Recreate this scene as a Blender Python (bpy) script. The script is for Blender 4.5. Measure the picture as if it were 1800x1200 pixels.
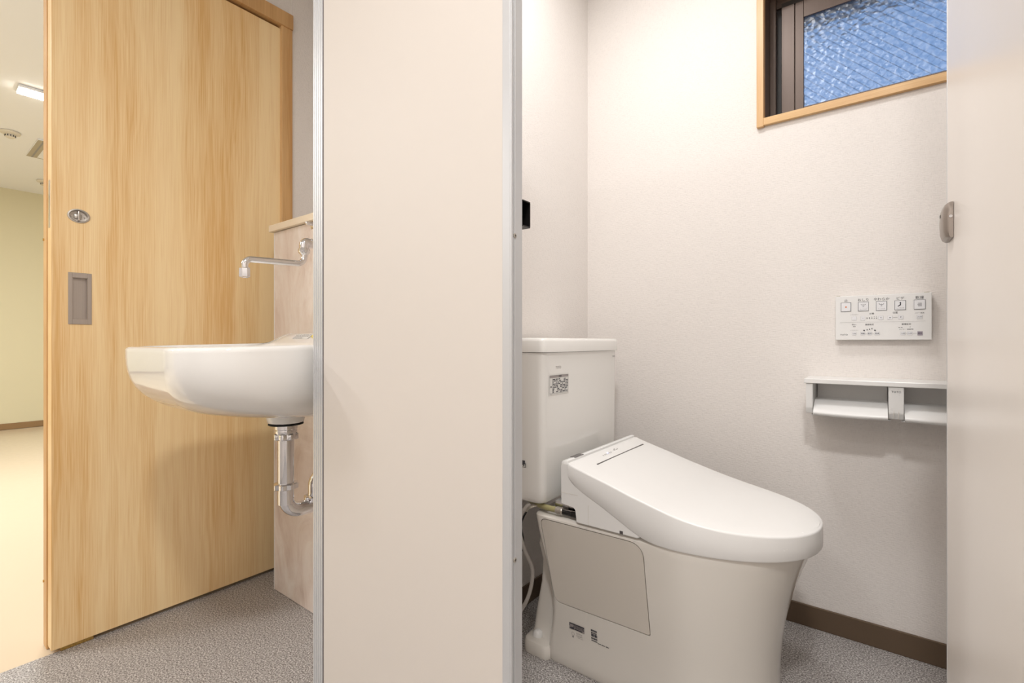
import bpy, bmesh, math, random
from mathutils import Vector, Matrix
random.seed(4)
for o in list(bpy.data.objects): bpy.data.objects.remove(o)
S = bpy.context.scene
C = S.collection
pi = math.pi

# ------------------------------------------------------------ camera
cam_d = bpy.data.cameras.new('camera'); cam = bpy.data.objects.new('camera', cam_d); C.objects.link(cam)
cam_d.sensor_width = 36; cam_d.lens = 839*36/1800; cam_d.clip_start = .01
cam.location = (0, 0, .85)
cam.rotation_euler = (pi/2, 0, math.atan2(.6066, .7953))
S.camera = cam
# ------------------------------------------------------------ world: clear dusk sky outside the window
W = bpy.data.worlds.new('world'); S.world = W; W.use_nodes = True
bg = W.node_tree.nodes['Background']; bg.inputs[0].default_value = (.19, .33, .61, 1); bg.inputs[1].default_value = .60
# ------------------------------------------------------------ lamps
def lamp(name, loc, power, radius, col=(1, .93, .84), size_y=None):
    l = bpy.data.lights.new(name, 'AREA'); l.energy = power; l.color = col
    if size_y: l.shape = 'RECTANGLE'; l.size = radius; l.size_y = size_y
    else: l.shape = 'DISK'; l.size = radius*2
    o = bpy.data.objects.new(name, l); C.objects.link(o); o.location = loc
    return o
LCOL = (1, .99, .98)
lamp('ceiling_lamp_washroom', (.09, -.22, 2.27), 12.5, .10, LCOL)
lamp('added_fill_washroom_rear', (-.62, -1.0, 2.27), 4.5, .12, LCOL)  # added fill without a fixture, lifts the lower wall through the booth opening
lamp('ceiling_lamp_booth', (-.45, .98, 2.27), 4.6, .13, LCOL)
lamp('ceiling_lamp_hall', (-3.96, .80, 2.29), 22, .10, (1, 1, 1), .64)
lamp('ceiling_lamp_hall_far', (-3.96, -1.9, 2.29), 26, .10, (1, 1, 1), .64)
lamp('ceiling_lamp_hall_near', (-2.6, -1.0, 2.29), 12, .10, (1, 1, 1), .64)
# ------------------------------------------------------------ view
S.view_settings.view_transform = 'Standard'; S.view_settings.look = 'None'
S.view_settings.gamma = 1; S.view_settings.use_curve_mapping = False
S.view_settings.exposure = 0.88

# ------------------------------------------------------------ materials
def srgb(r, g, b):
    f = lambda c: (c/255/12.92 if c/255 <= .04045 else ((c/255+.055)/1.055)**2.4)
    return (f(r), f(g), f(b), 1)
class NT:
    def __init__(s, name):
        s.m = bpy.data.materials.new(name); s.m.use_nodes = True
        s.t = s.m.node_tree; s.b = s.t.nodes['Principled BSDF']
    def n(s, typ, **kw):
        x = s.t.nodes.new(typ)
        for k, v in kw.items():
            if k.startswith('i_'):
                key = k[2:]; key = int(key) if key.isdigit() else key.replace('_', ' ')
                x.inputs[key].default_value = v
            else: setattr(x, k, v)
        return x
    def l(s, a, ao, b, bi): s.t.links.new(a.outputs[ao], b.inputs[bi])
    def coord(s, scale=(1, 1, 1), src='Object'):
        tc = s.n('ShaderNodeTexCoord'); mp = s.n('ShaderNodeMapping'); mp.inputs['Scale'].default_value = scale
        s.l(tc, src, mp, 'Vector'); return mp
    def noise(s, vec, scale, detail=2, rough=.5, dist=0):
        x = s.n('ShaderNodeTexNoise'); x.inputs['Scale'].default_value = scale
        x.inputs['Detail'].default_value = detail; x.inputs['Roughness'].default_value = rough
        x.inputs['Distortion'].default_value = dist
        s.l(vec, 0, x, 'Vector'); return x
    def ramp(s, src, so, stops):
        r = s.n('ShaderNodeValToRGB'); e = r.color_ramp.elements
        while len(e) < len(stops): e.new(.5)
        for k, (p, c) in enumerate(stops): e[k].position = p; e[k].color = c if len(c) == 4 else (*c, 1)
        s.l(src, so, r, 'Fac'); return r
    def math(s, op, a, ao, b=None, bo=0):
        x = s.n('ShaderNodeMath', operation=op); s.l(a, ao, x, 0)
        if isinstance(b, (int, float)): x.inputs[1].default_value = b
        elif b is not None: s.l(b, bo, x, 1)
        return x
    def bump(s, h, ho, strength, dist):
        b = s.n('ShaderNodeBump'); b.inputs['Strength'].default_value = strength; b.inputs['Distance'].default_value = dist
        s.l(h, ho, b, 'Height'); s.l(b, 0, s.b, 'Normal'); return b
def simple(name, col, rough=.5, metal=0, coat=0, spec=.5, ior=1.45):
    t = NT(name); t.b.inputs['Base Color'].default_value = col; t.b.inputs['Roughness'].default_value = rough
    t.b.inputs['Metallic'].default_value = metal; t.b.inputs['Coat Weight'].default_value = coat
    t.b.inputs['Coat Roughness'].default_value = .05
    mp = t.coord(); no = t.noise(mp, 35, 3)       # faint unevenness of gloss
    mr = t.n('ShaderNodeMapRange'); mr.inputs['To Min'].default_value = max(rough-.03, .01); mr.inputs['To Max'].default_value = rough+.04
    t.l(no, 'Fac', mr, 'Value'); t.l(mr, 0, t.b, 'Roughness')
    return t.m
def wallpaper(name, col, strength=.35):
    t = NT(name); t.b.inputs['Base Color'].default_value = col; t.b.inputs['Roughness'].default_value = .75
    tc = t.n('ShaderNodeTexCoord'); sp = t.n('ShaderNodeSeparateXYZ'); t.l(tc, 'Object', sp, 0)
    ad = t.math('ADD', sp, 0, sp, 1); cb = t.n('ShaderNodeCombineXYZ'); t.l(ad, 0, cb, 0); t.l(sp, 2, cb, 1)
    hs = []
    for sc in ((70, 420, 1), (420, 70, 1)):
        mp = t.n('ShaderNodeMapping'); mp.inputs['Scale'].default_value = sc; t.l(cb, 0, mp, 'Vector')
        hs.append(t.noise(mp, 1, 2))
    mx = t.math('ADD', hs[0], 'Fac', hs[1], 'Fac')
    t.bump(mx, 0, strength, .0016)
    r = t.ramp(mx, 0, [(.75, tuple(c*.965 for c in col[:3])), (1.2, tuple(min(1, c*1.02) for c in col[:3]))])
    t.l(r, 0, t.b, 'Base Color')
    return t.m
def wood(name, light, dark, axis='Y', planks=True, rough=.38):
    t = NT(name); t.b.inputs['Roughness'].default_value = rough
    tc = t.n('ShaderNodeTexCoord'); sp = t.n('ShaderNodeSeparateXYZ'); t.l(tc, 'Object', sp, 0)
    a, b = {'Y': (1, 2), 'X': (2, 0), 'Z': (0, 2)}[axis]       # across, along the grain
    cb = t.n('ShaderNodeCombineXYZ'); t.l(sp, a, cb, 0); t.l(sp, b, cb, 1)
    # flowing figure: the across coordinate is bent by slow noise
    mp0 = t.n('ShaderNodeMapping'); mp0.inputs['Scale'].default_value = (5, 1.5, 1); t.l(cb, 0, mp0, 'Vector')
    wob = t.noise(mp0, 1, 3, .55)
    wv = t.math('MULTIPLY', wob, 'Fac', .10); ax = t.math('ADD', sp, a, wv, 0)
    cb2 = t.n('ShaderNodeCombineXYZ'); t.l(ax, 0, cb2, 0); t.l(sp, b, cb2, 1)
    m1 = t.n('ShaderNodeMapping'); m1.inputs['Scale'].default_value = (20, .32, 1); t.l(cb2, 0, m1, 'Vector')
    fig = t.noise(m1, 1, 4, .6)
    m2 = t.n('ShaderNodeMapping'); m2.inputs['Scale'].default_value = (420, 5, 1); t.l(cb, 0, m2, 'Vector')
    fine = t.noise(m2, 1, 2, .6)
    f1 = t.math('MULTIPLY', fig, 'Fac', .70); f2 = t.math('MULTIPLY', fine, 'Fac', .45); sm0 = t.math('ADD', f1, 0, f2, 0); m3 = t.n('ShaderNodeMapping'); m3.inputs['Scale'].default_value = (7, 1.1, 1); t.l(cb, 0, m3, 'Vector'); pt = t.noise(m3, 1, 2, .5, .6); f3 = t.math('MULTIPLY_ADD', pt, 'Fac', .28); f3.inputs[2].default_value = -.14; sm = t.math('ADD', sm0, 0, f3, 0)
    if planks:
        o = t.math('SUBTRACT', sp, a, .415-.145*0); d = t.math('DIVIDE', o, 0, .202); fl = t.math('FLOOR', d, 0)
        wn = t.n('ShaderNodeTexWhiteNoise', noise_dimensions='1D'); t.l(fl, 0, wn, 'W')
        w2 = t.math('MULTIPLY', wn, 0, .16); sm = t.math('ADD', sm, 0, w2, 0)
    r = t.ramp(sm, 0, [(.44, dark), (.58, tuple((x*.55+y*.45) for x, y in zip(light[:3], dark[:3]))), (.76, light)])
    t.l(r, 0, t.b, 'Base Color')
    t.bump(fine, 'Fac', .08, .0005)
    return t.m
def speckle(name):
    t = NT(name); mp = t.coord(); t.b.inputs['Roughness'].default_value = .42
    n1 = t.noise(mp, 290, 5, .8); n2 = t.noise(mp, 230, 3, .7); n3 = t.noise(mp, 5, 2, .5)
    a = t.math('MULTIPLY', n2, 'Fac', .6); b = t.math('ADD', n1, 'Fac', a, 0)
    r = t.ramp(b, 0, [(.68, srgb(84, 78, 77)), (.76, srgb(142, 136, 133)), (.83, srgb(172, 167, 164)), (.90, srgb(224, 221, 218))])
    mx = t.n('ShaderNodeMix', data_type='RGBA', blend_type='MULTIPLY'); mx.inputs[0].default_value = .12
    t.l(r, 0, mx, 6); t.l(n3, 'Fac', mx, 7); t.l(mx, 2, t.b, 'Base Color')
    t.bump(n1, 'Fac', .04, .0005)
    return t.m
def marble(name):
    t = NT(name); mp = t.coord((1, 1, .55)); t.b.inputs['Roughness'].default_value = .3
    n = t.noise(mp, 5.5, 6, .62, 1.6); n2 = t.noise(mp, 22, 4, .6, .8)
    r = t.ramp(n, 'Fac', [(.30, srgb(204, 184, 172)), (.46, srgb(226, 212, 203)), (.56, srgb(233, 223, 215)), (.70, srgb(240, 233, 228))])
    r2 = t.ramp(n2, 'Fac', [(.30, (.86, .82, .79)), (.55, (1, 1, 1))])
    mx = t.n('ShaderNodeMix', data_type='RGBA', blend_type='MULTIPLY'); mx.inputs[0].default_value = .35
    t.l(r, 0, mx, 6); t.l(r2, 0, mx, 7); t.l(mx, 2, t.b, 'Base Color'); return t.m
def brushed(name, col, rough=.35, metal=.85):
    t = NT(name); mp = t.coord((400, 400, 3)); n = t.noise(mp, 1, 2)
    t.b.inputs['Metallic'].default_value = metal
    c = t.ramp(n, 'Fac', [(.3, tuple(x*.93 for x in col[:3])), (.7, col)]); t.l(c, 0, t.b, 'Base Color')
    mr = t.n('ShaderNodeMapRange'); mr.inputs['To Min'].default_value = rough-.05; mr.inputs['To Max'].default_value = rough+.08
    t.l(n, 'Fac', mr, 'Value'); t.l(mr, 0, t.b, 'Roughness'); return t.m
def emit(name, col, strength):
    t = NT(name); t.b.inputs['Base Color'].default_value = (.9, .9, .9, 1)
    t.b.inputs['Emission Color'].default_value = col; t.b.inputs['Emission Strength'].default_value = strength; return t.m

M = {}
M['wall'] = wallpaper('off_white_wallpaper', srgb(237, 231, 226), .5)
M['hall_wall'] = simple('pale_yellow_paint', srgb(226, 217, 182), .6)
M['ceiling'] = simple('white_ceiling', srgb(240, 240, 238), .8)
M['floor'] = speckle('speckled_grey_vinyl')
M['hall_floor'] = simple('beige_hall_floor', srgb(222, 205, 180), .22)
M['door'] = wood('maple_veneer', srgb(252, 224, 174), srgb(226, 178, 112))
M['jamb'] = wood('maple_trim', srgb(226, 186, 132), srgb(200, 152, 96), 'Y', False, .4)
M['head'] = wood('maple_head', srgb(218, 176, 122), srgb(192, 146, 92), 'Y', False, .4)
M['win_wood_v'] = wood('window_wood_vertical', srgb(228, 190, 140), srgb(204, 160, 108), 'Z', False, .4)
M['win_wood_h'] = wood('window_wood_horizontal', srgb(230, 194, 142), srgb(208, 164, 110), 'X', False, .4)
M['marble'] = marble('marble_pattern_board')
M['ledge'] = simple('cream_ledge', srgb(240, 226, 204), .4)
M['porcelain'] = simple('white_porcelain', srgb(238, 236, 232), .08, 0, .6)
M['porcelain_mat'] = simple('toilet_porcelain', srgb(228, 223, 215), .14, 0, .4)
M['plastic'] = simple('white_plastic', srgb(238, 237, 235), .25)
M['cover'] = simple('grey_white_cover', srgb(214, 207, 197), .45)
M['bracket'] = simple('white_bracket_plastic', srgb(228, 227, 225), .28)
M['laminate'] = simple('cream_laminate', srgb(214, 206, 198), .55)
M['leaf'] = simple('glossy_cream_laminate', srgb(240, 233, 226), .3, 0, 0)
M['alu'] = simple('aluminium_profile', srgb(206, 207, 209), .42, .45)
M['alu_dark'] = simple('dark_joint', srgb(110, 104, 104), .6)
M['chrome'] = simple('chrome', srgb(225, 225, 228), .05, 1)
M['steel'] = brushed('satin_steel', srgb(178, 168, 160), .36, .8)
M['satin'] = brushed('satin_nickel', srgb(196, 190, 182), .3, .8)
M['latch'] = brushed('satin_latch_metal', srgb(158, 148, 140), .34, .7)
M['brass'] = simple('brass', srgb(205, 170, 100), .25, 1)
M['black'] = simple('black_plastic', srgb(22, 20, 20), .35)
M['rubber'] = simple('black_rubber', srgb(18, 18, 18), .6)
M['bronze'] = brushed('bronze_aluminium', srgb(98, 84, 76), .38, .4)
M['bronze_dark'] = simple('dark_bronze_frame', srgb(38, 32, 30), .45)
M['baseboard'] = simple('brown_vinyl_baseboard', srgb(98, 80, 62), .5)
M['hall_base'] = simple('hall_brown_baseboard', srgb(150, 118, 78), .5)
M['ink'] = simple('dark_grey_print', srgb(58, 58, 66), .6)
M['ink_light'] = simple('pale_grey_print', srgb(150, 147, 145), .6)
M['orange'] = simple('orange_print', srgb(235, 120, 30), .5)
M['yellow'] = simple('yellow_print', srgb(238, 215, 30), .5)
M['sticker'] = simple('sticker_paper', srgb(226, 224, 220), .5)
M['sticker_head'] = simple('sticker_grey', srgb(158, 150, 148), .5)
M['sensor'] = simple('sensor_window', srgb(88, 84, 84), .2)
M['button'] = simple('remote_button', srgb(236, 236, 238), .3)
M['button_grey'] = simple('remote_button_grey', srgb(170, 160, 172), .3)
M['hose'] = simple('grey_hose', srgb(176, 170, 164), .4)
M['olive'] = simple('olive_hose', srgb(160, 152, 108), .3)
M['cream_cable'] = simple('cream_cable', srgb(214, 206, 192), .4)
M['lamp_face'] = emit('lamp_diffuser', (1, .97, .9, 1), 14)
M['led'] = emit('blue_led', (.35, .4, 1, 1), 6)
M['detector'] = simple('detector_plastic', srgb(222, 214, 196), .45)
M['grille'] = simple('grey_grille', srgb(178, 168, 145), .5)
M['exterior'] = simple('outside_render_wall', srgb(60, 60, 62), .8)
def glassmat():
    t = NT('wired_pattern_glass'); mp = t.coord((1, 1, 1))
    v = t.n('ShaderNodeTexVoronoi', feature='SMOOTH_F1'); v.inputs['Scale'].default_value = 70; v.inputs['Smoothness'].default_value = .55
    nz = t.noise(mp, 30, 2); mxv = t.n('ShaderNodeMix', data_type='VECTOR'); mxv.inputs[0].default_value = .012
    t.l(mp, 0, mxv, 4); t.l(nz, 'Color', mxv, 5); t.l(mxv, 1, v, 'Vector')
    t.b.inputs['Base Color'].default_value = (.93, .97, 1, 1); t.b.inputs['Roughness'].default_value = .30
    t.b.inputs['Transmission Weight'].default_value = 1; t.b.inputs['IOR'].default_value = 1.5
    t.bump(v, 'Distance', .55, .006); return t.m
M['glass'] = glassmat()

# ------------------------------------------------------------ mesh helpers
def obj(name, bm, mat, parent=None, smooth=False, angle=35, off=None):
    me = bpy.data.meshes.new(name)
    if off is not None: bmesh.ops.translate(bm, verts=bm.verts, vec=-Vector(off))
    bmesh.ops.recalc_face_normals(bm, faces=bm.faces)
    if smooth:
        for f in bm.faces: f.smooth = True
        for e in bm.edges:
            if len(e.link_faces) == 2 and e.calc_face_angle(0) > math.radians(angle): e.smooth = False
    bm.to_mesh(me); bm.free()
    me.materials.append(mat if not isinstance(mat, str) else M[mat])
    o = bpy.data.objects.new(name, me); C.objects.link(o)
    if parent is not None: o.parent = parent
    return o
def tag(o, label=None, cat=None, group=None, kind=None):
    if label: o['label'] = label
    if cat: o['category'] = cat
    if group: o['group'] = group
    if kind: o['kind'] = kind
    return o
def thing(name, label, cat, loc, group=None, kind=None):
    o = bpy.data.objects.new(name, None); C.objects.link(o); o.location = loc; o.empty_display_size = .05
    return tag(o, label, cat, group, kind)
def new(): return bmesh.new()
def box(bm, a, b, bev=0, seg=2):
    r = bmesh.ops.create_cube(bm, size=1)
    c = [(a[i]+b[i])/2 for i in range(3)]; d = [abs(b[i]-a[i]) for i in range(3)]
    for v in r['verts']: v.co = Vector((c[0]+v.co.x*d[0], c[1]+v.co.y*d[1], c[2]+v.co.z*d[2]))
    if bev:
        es = {e for v in r['verts'] for e in v.link_edges}
        bmesh.ops.bevel(bm, geom=list(es), offset=bev, segments=seg, profile=.5, affect='EDGES')
    return bm
def B(a, b, bev=0, seg=2): return box(new(), a, b, bev, seg)
def loft(bm, rings, cap0=True, cap1=True, closed=True):
    R = [[bm.verts.new(p) for p in ring] for ring in rings]
    n = len(R[0])
    for i in range(len(R)-1):
        for j in range(n if closed else n-1):
            k = (j+1) % n
            bm.faces.new((R[i][j], R[i][k], R[i+1][k], R[i+1][j]))
    if cap0: bm.faces.new(R[0][::-1])
    if cap1: bm.faces.new(R[-1])
    return bm
def lathe(bm, prof, center, axis='Z', n=32, cap=True):
    rings = []
    for r, h in prof:
        ring = []
        for k in range(n):
            a = 2*pi*k/n; u, v = r*math.cos(a), r*math.sin(a)
            p = {'Z': (u, v, h), 'Y': (u, h, v), 'X': (h, u, v)}[axis]
            ring.append(Vector(center)+Vector(p))
        rings.append(ring)
    return loft(bm, rings, cap, cap)
def fillet(pts, r, n=8):
    pts = [Vector(p) for p in pts]; out = [pts[0]]
    for i in range(1, len(pts)-1):
        p0, p, p1 = pts[i-1], pts[i], pts[i+1]; a = (p0-p).normalized(); b = (p1-p).normalized()
        ang = a.angle(b)
        rr = r[i-1] if isinstance(r, (list, tuple)) else r
        d = min(rr/math.tan(ang/2), (p0-p).length*.499, (p1-p).length*.499); rad = d*math.tan(ang/2)
        cen = p+(a+b).normalized()*(rad/math.sin(ang/2))
        s = p+a*d-cen; e = p+b*d-cen; tot = s.angle(e); ax = s.cross(e).normalized()
        for k in range(n+1): out.append(cen+Matrix.Rotation(tot*k/n, 3, ax) @ s)
    out.append(pts[-1]); return out
def catmull(pts, n=8):
    P = [Vector(p) for p in pts]; P = [P[0]*2-P[1]]+P+[P[-1]*2-P[-2]]; out = []
    for i in range(1, len(P)-2):
        for k in range(n):
            t = k/n; a, b, c, d = P[i-1], P[i], P[i+1], P[i+2]
            out.append(.5*((2*b)+(c-a)*t+(2*a-5*b+4*c-d)*t*t+(3*b-a-3*c+d)*t**3))
    out.append(P[-2]); return out
def tube(bm, pts, r, n=20, cap=True):
    pts = [Vector(p) for p in pts]; rings = []; up = None
    for i, p in enumerate(pts):
        t = (pts[min(i+1, len(pts)-1)]-pts[max(i-1, 0)]).normalized()
        if up is None:
            up = Vector((0, 0, 1)) if abs(t.z) < .9 else Vector((1, 0, 0))
        u = (up-t*up.dot(t)).normalized(); up = u; v = t.cross(u)
        rr = r[i] if isinstance(r, (list, tuple)) else r
        rings.append([p+u*math.cos(2*pi*k/n)*rr+v*math.sin(2*pi*k/n)*rr for k in range(n)])
    return loft(bm, rings, cap, cap)
def interp(x, tab):
    if x <= tab[0][0]: return tab[0][1]
    for (a, u), (b, v) in zip(tab, tab[1:]):
        if x <= b: return u+(v-u)*(x-a)/(b-a)
    return tab[-1][1]
def smooth_interp(x, tab):
    xs = [p[0] for p in tab]; ys = [p[1] for p in tab]; n = len(xs)
    if x <= xs[0]: return ys[0]
    if x >= xs[-1]: return ys[-1]
    m = [0]*n
    for i in range(n):
        a = (ys[i]-ys[i-1])/(xs[i]-xs[i-1]) if i else None; b = (ys[i+1]-ys[i])/(xs[i+1]-xs[i]) if i < n-1 else None
        m[i] = b if a is None else a if b is None else (0 if a*b <= 0 else (a+b)/2)
    for i in range(n-1):
        if x <= xs[i+1]:
            h = xs[i+1]-xs[i]; t = (x-xs[i])/h
            return (2*t**3-3*t*t+1)*ys[i]+(t**3-2*t*t+t)*h*m[i]+(-2*t**3+3*t*t)*ys[i+1]+(t**3-t*t)*h*m[i+1]
def text(bm, s, size, mat4, align='CENTER'):
    """lettering as flat geometry in the XY plane of mat4"""
    cu = bpy.data.curves.new('lettering', 'FONT'); cu.body = s; cu.size = size; cu.align_x = align; cu.align_y = 'CENTER'
    cu.resolution_u = 2
    o = bpy.data.objects.new('lettering', cu); C.objects.link(o)
    dg = bpy.context.evaluated_depsgraph_get(); me = bpy.data.meshes.new_from_object(o.evaluated_get(dg))
    bpy.data.objects.remove(o); bpy.data.curves.remove(cu)
    me.transform(mat4); bm.from_mesh(me); bpy.data.meshes.remove(me); return bm
def frame4(o, x, y):
    """matrix with origin o, x axis and y axis"""
    x = Vector(x).normalized(); y = Vector(y).normalized(); z = x.cross(y)
    m = Matrix((x, y, z)).transposed().to_4x4(); m.translation = Vector(o); return m
def flat(bm, m, x0, y0, x1, y1, h=0):
    vs = [bm.verts.new(m @ Vector(p)) for p in ((x0, y0, h), (x1, y0, h), (x1, y1, h), (x0, y1, h))]
    bm.faces.new(vs)
def outline_rect(bm, m, x0, y0, x1, y1, w):
    flat(bm, m, x0, y0, x1, y0+w); flat(bm, m, x0, y1-w, x1, y1); flat(bm, m, x0, y0+w, x0+w, y1-w); flat(bm, m, x1-w, y0+w, x1, y1-w)
def rrect(x0, y0, x1, y1, r, n=6):
    out = []
    for cx, cy, a in ((x1-r, y1-r, 0), (x0+r, y1-r, 90), (x0+r, y0+r, 180), (x1-r, y0+r, 270)):
        for k in range(n+1):
            t = math.radians(a+90*k/n); out.append((cx+r*math.cos(t), cy+r*math.sin(t)))
    return out
def structure(name, bm, mat, label=None, **k):
    o = obj(name, bm, mat, **k); o['kind'] = 'structure'
    if label: o['label'] = label
    return o

# ============================================================ SETTING
XL = -1.775      # face of the left wall / sliding door
YF = 1.673       # far wall of the booth
structure('floor', B((-1.785, -1.3, -.05), (1.0, 2.0, 0)), 'floor', 'speckled grey vinyl floor of the washroom and booth')
structure('floor_hall', B((-6.8, -3.2, -.05), (-1.785, 3.2, -.002)), 'hall_floor', 'glossy beige floor of the hall beyond the sliding door')
structure('ceiling', B((-1.862, -1.4, 2.30), (1.1, 2.0, 2.40)), 'ceiling', 'white washroom ceiling')
structure('ceiling_hall', B((-6.8, -3.2, 2.33), (-1.863, 3.2, 2.39)), 'ceiling', 'off-white ceiling of the hall')
structure('wall_hall', B((-6.78, -3.2, 0), (-6.68, 3.2, 2.33)), 'hall_wall', 'pale yellow hall wall seen through the doorway')
structure('wall_hall_left', B((-6.68, -3.2, 0), (-1.863, -3.1, 2.33)), 'hall_wall', 'pale yellow wall at one end of the hall')
structure('wall_hall_right', B((-6.68, 3.1, 0), (-1.863, 3.2, 2.33)), 'hall_wall', 'pale yellow wall at the other end of the hall')
structure('baseboard_hall', B((-6.68, -3.1, 0), (-6.668, 3.1, .058), .002), 'hall_base', 'brown baseboard along the yellow hall wall')
# left wall with the doorway from y=-.62 to y=.27; the wall surface right of the pocket frame stands flush with the door
w = new(); box(w, (-1.862, .2855, 0), (-1.82, .94, 2.33)); box(w, (-1.862, .94, 0), (XL+.003, 1.2, 2.33)); box(w, (-1.862, -.62, 2.035), (-1.82, .2855, 2.33))
box(w, (-1.862, -1.4, 0), (XL, -.62, 2.33)); box(w, (-1.82, -.62, 2.08), (XL, .94, 2.33))
structure('wall_left', w, 'wall', 'off-white wall that holds the sliding door')
structure('wall_rear', B((-1.775, -1.4, 0), (1.1, -1.3, 2.4)), 'wall', 'off-white wall behind the camera')
structure('wall_right', B((1.0, -1.3, 0), (1.1, 2.0, 2.4)), 'wall', 'off-white side wall of the washroom')
# far wall with the window opening
wx0, wx1, wz0, wz1 = -.2793, .42, 1.547, 1.985; cw = .0195
w = new(); box(w, (-.902, YF, 0), (wx0-cw+.001, 1.90, 2.4)); box(w, (wx1+cw-.001, YF, 0), (1.0, 1.90, 2.4))
box(w, (wx0-cw+.001, YF, 0), (wx1+cw-.001, 1.90, wz0-.022)); box(w, (wx0-cw+.001, YF, wz1+.019), (wx1+cw-.001, 1.90, 2.4))
structure('wall_far', w, 'wall', 'off-white textured wallpaper wall with the high window')
structure('wall_booth', B((-.943, .573, 0), (-.902, 1.90, 2.4)), 'wall', 'narrow wall between washbasin and toilet')
structure('wall_sink', B((XL, 1.06, 0), (-.943, 1.16, 2.4)), 'wall', 'off-white wall above the washbasin ledge')
structure('wall_booth_right', B((.52, .573, 0), (.56, YF, 2.4)), 'wall', 'side wall of the toilet booth hidden by the door leaf')
b = new(); box(b, (-.902, YF-.007, 0), (.52, YF, .064), .002); structure('baseboard_far', b, 'baseboard', 'dark brown baseboard under the wallpaper wall')
b = new(); box(b, (-.902, .60, 0), (-.895, YF-.007, .064), .002); structure('baseboard_booth', b, 'baseboard', 'dark brown baseboard behind the toilet')
# wooden lining of the doorway end and pocket frame
t = new(); box(t, (-1.862, .268, 0), (-1.8215, .285, 2.03), .001)
o = structure('trim_1', t, 'jamb', 'wooden lining on the end of the wall beside the door edge', off=(0, 0, 0))
s = new()
for z in (1.135, .18): lathe(s, [(.0035, -.0015), (.0035, .001)], (-1.852, .267, z), 'Y', 12)
obj('screw', s, 'brass', o, True)
t = new(); box(t, (-1.815, .895, 0), (-1.764, .937, 2.08), .0015); box(t, (-1.8, .8975, 0), (-1.7635, .9035, 2.04), .0008)
structure('trim_2', t, 'jamb', 'wooden upright of the door frame beside the wall')
structure('trim_3', B((-1.80, -.62, 2.03), (-1.757, .937, 2.085), .0015), 'head', 'wooden head of the sliding door frame')
structure('trim_4', B((-1.815, -.62, 2.018), (-1.81, .895, 2.03)), 'bronze_dark', 'dark track over the sliding door')

# ============================================================ WINDOW
win = thing('window_1', 'high sliding window with wooden surround and wired patterned glass', None, (wx0, YF, wz0), kind='structure')
def wp(name, bm, mat, par=win, **k): return obj(name, bm, mat, par, off=(wx0, YF, wz0), **k)
cw = .0195
wp('casing', B((wx0-cw, 1.659, wz0-.0255), (wx0, 1.688, wz1+.02), .001), 'win_wood_v')
wp('reveal', B((wx0-cw+.002, 1.689, wz0), (wx0-.0005, 1.79, wz1+.018)), 'bronze')
wp('casing', B((wx1, 1.659, wz0-.0255), (wx1+cw, 1.79, wz1+.02), .001), 'win_wood_v')
wp('sill', B((wx0, 1.6595, wz0-.0225), (wx1, 1.79, wz0), .001), 'win_wood_h')
wp('casing', B((wx0, 1.6595, wz1), (wx1, 1.79, wz1+.02), .001), 'win_wood_h')
f = new()
box(f, (wx0, 1.772, wz0), (-.262, 1.88, wz1), .001); box(f, (wx0, 1.79, wz1-.035), (wx1, 1.88, wz1), .001)
box(f, (wx0, 1.772, wz0), (wx1, 1.88, wz0+.02), .001); box(f, (wx1-.015, 1.772, wz0), (wx1, 1.88, wz1), .001)
wp('outer_frame', f, 'bronze')
wp('track', B((-.262, 1.80, wz0+.02), (-.247, 1.88, wz1-.035)), 'bronze_dark')
wp('track', B((-.262, 1.81, wz1-.05), (wx1-.015, 1.87, wz1-.035)), 'bronze_dark')
gx0, gx1, gz0, gz1 = -.184, .20, 1.60, 1.886
f = new(); box(f, (-.246, 1.776, wz0+.02), (-.2095, 1.80, 1.94), .001); box(f, (-.2075, 1.778, wz0+.02), (gx0, 1.80, 1.94), .001)
box(f, (-.212, 1.783, wz0+.02), (-.204, 1.80, 1.94)); wp('sash_stile', f, 'bronze')
wp('sash_stile', B((gx1, 1.776, wz0+.02), (gx1+.05, 1.80, 1.94), .001), 'bronze')
wp('sash_rail', B((gx0, 1.777, gz1), (gx1, 1.80, 1.94), .001), 'bronze')
wp('sash_rail', B((gx0, 1.777, wz0+.02), (gx1, 1.80, gz0), .001), 'bronze')
f = new(); box(f, (-.246, 1.778, 1.94), (gx1+.05, 1.80, 1.955)); wp('track', f, 'bronze_dark')
wp('pane', B((gx0-.004, 1.784, gz0-.004), (gx1+.004, 1.790, gz1+.004)), 'glass')
wr = new(); d = .027; k = -30
def clipline(c, sgn):
    pts = []
    for x in (gx0, gx1):
        z = c+sgn*x
        if gz0 <= z <= gz1: pts.append((x, z))
    for z in (gz0, gz1):
        x = (z-c)*sgn
        if gx0 < x < gx1: pts.append((x, z))
    return pts
for sgn in (1, -1):
    for i in range(-40, 140):
        c = i*d
        p = clipline(c, sgn)
        if len(p) >= 2 and abs(p[0][0]-p[1][0]) > .003:
            tube(wr, [(p[0][0], 1.787, p[0][1]), (p[1][0], 1.787, p[1][1])], .00045 if sgn < 0 else .0002, 5)
wp('wire_mesh', wr, 'bronze_dark')['kind'] = 'stuff'
# second sash behind, on the outer track (right half)
f = new(); box(f, (gx1-.01, 1.806, wz0+.02), (gx1+.03, 1.83, 1.95), .001); box(f, (gx1+.03, 1.806, wz0+.02), (wx1-.015, 1.83, gz0), .001); box(f, (gx1+.03, 1.806, gz1), (wx1-.015, 1.83, 1.95), .001)
wp('outer_sash', f, 'bronze')
wp('pane', B((gx1+.03, 1.815, gz0), (wx1-.015, 1.821, gz1)), 'glass')

structure('trim_5', B((-.45, 1.902, 1.974), (.60, 2.02, 2.10)), 'exterior', 'dark rain hood outside over the window')
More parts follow.
